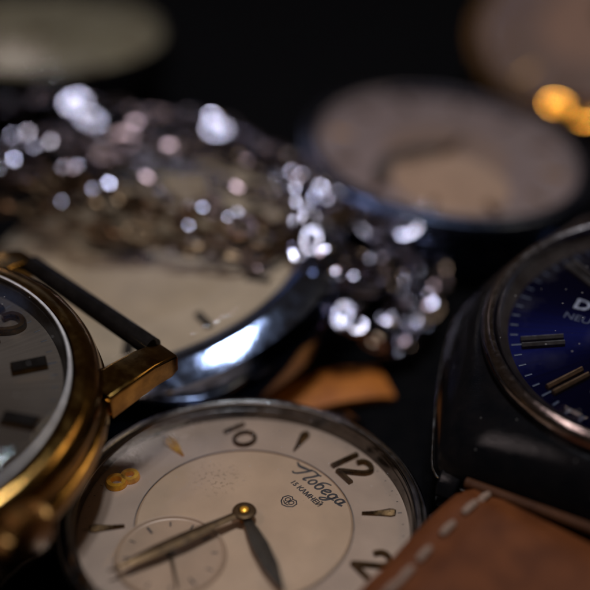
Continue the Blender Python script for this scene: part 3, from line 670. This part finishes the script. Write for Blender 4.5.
def turn_to_light(links, glints=GLINTS):
    """let the links that glitter in the photograph lie so that one cut face mirrors a lamp"""
    fw = Vector((0, math.cos(PITCH), -math.sin(PITCH))); rt = Vector((1, 0, 0)); up = rt.cross(fw)
    me = facet_link(); used = set()
    fl = []
    for f in me.f:
        a, b, c = (Vector(me.v[i]) for i in f[:3]); nn = (b-a).cross(c-a).normalized(); ctr = sum((Vector(me.v[i]) for i in f), Vector())/len(f)
        fl.append((ctr, nn))
    for (px, py, kind) in glints:
        best = None
        d = (fw*1101+rt*(px-295)-up*(py-295)).normalized()
        for k, (o, p, m3) in enumerate(links):
            if k in used: continue
            v = p-CAM; dist = (v-d*v.dot(d)).length
            if best is None or dist < best[0]: best = (dist, k)
        if best is None: continue
        used.add(best[1]); o, p, m3 = links[best[1]]
        v = p-CAM; t = v.dot(d); shift = (CAM+d*t)-p
        if shift.length > .9: continue
        lift = (CAM-p).normalized()*(.16 if kind == 'K' else .08)
        p = p+shift+lift; o.location = o.location+shift+lift
        e = 1.6 if kind != 'K' else (4.1 if px < 500 else 3.0)   # the broad flats catch only the edge of the lamps
        lamp = (KEY+Vector((random.choice((-e, e)), random.choice((-e, e)), 0))) if kind in 'kK' else WARM
        h = ((lamp-p).normalized()+(CAM-p).normalized()).normalized()
        bf = max(fl, key=lambda q: (m3 @ q[1]).dot(h)+(.15 if abs(q[0].x) < .12 else 0)+(5 if (kind == 'K') == (abs(q[1].z) > .95) else 0))
        rotq = (m3 @ bf[1]).rotation_difference(h)
        m3 = rotq.to_matrix() @ m3
        o.rotation_euler = m3.to_euler()

# ================================================================== cloth ground
def cloth_height(x, y):
    def g(cx, cy, sx, sy, h): return h*math.exp(-(((x-cx)/sx)**2+((y-cy)/sy)**2))
    z = g(-4.6, 6.2, 1.6, 1.5, 1.0)+g(3.9, 8.2, 1.5, 1.3, .55)+g(2.2, 14.6, 1.9, 1.6, .35)+g(-2.3, 14.3, 2.6, .85, 1.25)+g(4.3, 14.9, .9, .6, .9)+g(1.9, 11.3, .7, .5, .3)+g(-3.9, 16.9, 1.5, 1.3, .7)+g(4.9, 17.2, 1.4, 1.4, .7)
    z += .05*noise.noise(Vector((x*.5, y*.5, 0)))*(0 if (abs(x+.4) < 2 and abs(y-7) < 2) else 1)
    return z-.02
def ground():
    xs = [-60, -30, -15]+[-10+.25*i for i in range(81)]+[15, 30, 60]; ys = [-20, -8]+[-2+.25*i for i in range(121)]+[34, 45, 70, 120]
    vs = [(x, y, cloth_height(x, y)) for y in ys for x in xs]; n = len(xs)
    fs = [(j*n+i, j*n+i+1, (j+1)*n+i+1, (j+1)*n+i) for j in range(len(ys)-1) for i in range(n-1)]
    m = MB(); m.add(vs, fs); o = m.build('ground_cloth', M['cloth'], None); o['kind'] = 'structure'

ground()
front_watch(); gold_watch(); blue_watch()
round_watch('pocket_watch', 'large chromed pocket watch with cream dial lying under the silver chains', (-1.72, 10.75, 1.0, .06, -.2, 0), 1.9, .40, .95, M['chrome_rim'], M['dial_pocket'], bevel=True, stem=2.2, hands=[(300, .5, .06), (330, .75, .045)])
round_watch('wrist_watch', 'blurred steel watch with greyish pink dial and rosy seconds dial behind the chains', (1.98, 13.1, 1.2, .04, .10, 0.3), 1.72, .24, .95, M['chrome_soft'], M['dial_grey'], 'gold', bezel_m=M['bezel_blue'], hands=[(50, .3, .03), (250, .5, .03)], sub=(-.25, -.72, .75), stem=-1.2)
round_watch('pocket_watch', 'out of focus watch with plain olive cream dial, propped up at the far left', (-3.95, 16.4, 1.6, -.02, .05, 0.2), 1.9, .12, .8, M['dark_reflect_steel'], M['dial_olive'], 'gold', hands=[(80, .4, .04), (260, .6, .03)])
round_watch('wrist_watch', 'out of focus gold watch with rosy brown dial at the far right', (4.9, 17.0, 1.7, .35, -.35, .4), 1.9, .3, .8, M['gold_dark'], M['dial_rose'], 'gold')

links = chain('heavy silver cable chain looped across the back of the cream pocket watch', [(-4.25, 13.82, 1.5), (-3.07, 13.46, 1.8), (-1.98, 13.07, 1.8), (-0.89, 12.89, 1.7), (-0.06, 11.96, 1.6), (0.4, 11.13, 1.5), (0.98, 11.09, 1.3), (1.58, 11.66, 0.9), (0.98, 10.8, 0.9), (0.55, 10.11, 1.0), (0.6, 9.87, 0.7), (1.17, 9.96, 0.3), (1.3, 10.6, .4), (.75, 11.4, 1.1), (0, 12.3, 1.5), (-1.1, 12.6, 1.6), (-2.2, 12.7, 1.6), (-3.3, 12.9, 1.6)], 3)
links += chain('silver chain lying nearer the lens across the pocket watch dial', [(-3.79, 11.96, 1.7), (-2.97, 12.16, 1.75), (-1.95, 11.75, 1.75), (-0.99, 11.49, 1.7), (-0.28, 11.06, 1.6), (.05, 10.5, 1.7), (-.3, 10.4, 1.5), (-.9, 10.9, 1.55), (-1.6, 11.3, 1.6), (-2.6, 11.7, 1.6), (-3.82, 11.88, 1.45), (-4.2, 12.3, 1.4), (-3.4, 12.6, 1.6), (-2.4, 12.3, 1.7), (-1.4, 12.1, 1.7), (-.5, 11.7, 1.7), (.15, 10.9, 1.6), (0.3, 10.2, 1.4), (.55, 9.95, 1.1)], 5)
links += chain('short silver chain tumbling over the chromed rim toward the pink dial watch', [(-.5, 12.3, 1.3), (.1, 11.9, 1.4), (.6, 11.4, 1.3), (.35, 10.8, 1.35), (.75, 10.4, 1.1), (.95, 10.9, 1.0), (1.0, 11.4, 1.0), (1.4, 11.0, .8), (1.2, 10.4, .7), (.95, 10.0, .6), (1.45, 10.3, .4), (1.7, 11.0, .6), (1.75, 11.5, .7), (2.3, 11.3, .75), (2.6, 11.6, .6)], 11)
chain('tarnished brownish chain on the cream dial in front of the silver chains', [(-3.73, 11.44, 1.35), (-2.98, 11.27, 1.35), (-2.2, 10.84, 1.35), (-1.5, 10.60, 1.3), (-0.96, 10.3, 1.35), (-0.37, 10.18, 1.4), (-0.11, 10.4, 1.45), (-0.72, 10.57, 1.4), (-1.4, 10.9, 1.45), (-2.38, 11.29, 1.45), (-3.16, 11.63, 1.45), (-3.5, 12.0, 1.5), (-2.5, 11.6, 1.55), (-1.6, 11.1, 1.5), (-.6, 10.8, 1.5), (.1, 10.5, 1.5), (.2, 11.0, 1.4)], 9, mat='brass')
turn_to_light(links)
gold_links = chain('out of focus gold chain added for orange glints by the rosy brown watch', [(3.55, 14.95, 1.0), (3.8, 14.75, 1.2), (4.1, 14.6, 1.2), (4.5, 14.8, 1.0)], 13, mat='gold_rose')  # chain added where the gold case would glint
turn_to_light(gold_links, GOLD_GLINTS)

# ------------------------------------------------------------------ tan leather strap on the cloth
def strap_piece():
    path = curve([Vector((-.7, 9.25, .0)), Vector((-.1, 9.35, .05)), Vector((.35, 9.5, .08)), Vector((.75, 9.62, .06)), Vector((1.0, 9.7, .0))], 10)
    w = .30; vs = []; fs = []
    for i, p in enumerate(path):
        t = (path[min(len(path)-1, i+1)]-path[max(0, i-1)]).normalized(); sd = t.cross(Vector((0, 0, 1))).normalized()
        for (u, z) in ((-1, 0), (-.97, .06), (-.8, .085), (0, .1), (.8, .085), (.97, .06), (1, 0), (.9, -.05), (-.9, -.05)): vs.append(p+sd*u*w+Vector((0, 0, z)))
    K = 9
    for i in range(len(path)-1):
        for k in range(K): fs.append((i*K+k, i*K+(k+1) % K, (i+1)*K+(k+1) % K, (i+1)*K+k))
    fs += [tuple(range(K)), tuple(range(len(path)*K-K, len(path)*K))]
    m = MB(); m.add(vs, fs); o = m.build('leather_strap', M['leather_tan'], None, angle=50)
    o['label'] = 'tan orange leather strap on the cloth behind the front watch'; o['category'] = 'strap'
strap_piece()

# ------------------------------------------------------------------ lights
def area(name, loc, target, size, radiance, col, sy=None):
    l = bpy.data.lights.new(name, 'AREA'); l.shape = 'RECTANGLE' if sy else 'DISK'; l.size = size
    if sy: l.size_y = sy
    A = size*sy if sy else PI*size*size/4
    l.energy = radiance*PI*A; l.color = col
    o = bpy.data.objects.new(name, l); COL.objects.link(o); o.location = loc
    o.rotation_euler = (Vector(target)-Vector(loc)).to_track_quat('-Z', 'Y').to_euler()
    return o
for dx in (-1.6, 1.6):
    for dy in (-1.6, 1.6):
        area('ceiling_lamp', KEY+Vector((dx, dy, 0)), (0, 9, .5), 2.0, 195, (.79, .87, 1.0))
area('warm_lamp', WARM, (0, 9, .5), 4.6, 15, (1.0, .80, .78))
area('glare_fill', (-7.9, 30.6, 13.7), (-1.3, 7.7, .9), 2.6, 6, (1.0, .84, .76))  # unseen source added to lay a soft glare on the front crystal
area('blue_fill', (-9, 34, 20), (0, 9, .5), 14, .30, (.35, .5, 1.0), 7)  # unseen blue fill added for a cool sheen on the metal
area('warm_fill', (12.4, 12, 14.3), (-2, 6.5, 1.5), 5, 5.0, (1.0, .78, .48), 3)  # unseen warm fill added to brighten the gold bezel

wd = bpy.data.worlds.new('World'); scene.world = wd; wd.use_nodes = True
wd.node_tree.nodes['Background'].inputs[0].default_value = (1., .70, .50, 1); wd.node_tree.nodes['Background'].inputs[1].default_value = .024

# ------------------------------------------------------------------ camera
cam = bpy.data.cameras.new('camera'); co = bpy.data.objects.new('camera', cam); COL.objects.link(co); scene.camera = co
co.location = CAM; co.rotation_euler = (PI/2-PITCH, 0, 0)
cam.sensor_width = 36; cam.lens = 36*1101/590; cam.clip_start = .1; cam.clip_end = 500
cam.dof.use_dof = True; cam.dof.focus_distance = 9.95
cam.dof.aperture_fstop = cam.lens/1000/.76; cam.dof.aperture_blades = 9; cam.dof.aperture_rotation = .2

scene.view_settings.view_transform = 'Standard'; scene.view_settings.look = 'None'; scene.view_settings.exposure = 0
scene.render.engine = 'CYCLES'
cy = scene.cycles
cy.use_denoising = True; cy.denoiser = 'OPENIMAGEDENOISE'
cy.transparent_max_bounces = 16; cy.max_bounces = 8; cy.sample_clamp_indirect = 8; cy.caustics_reflective = True; cy.blur_glossy = .3
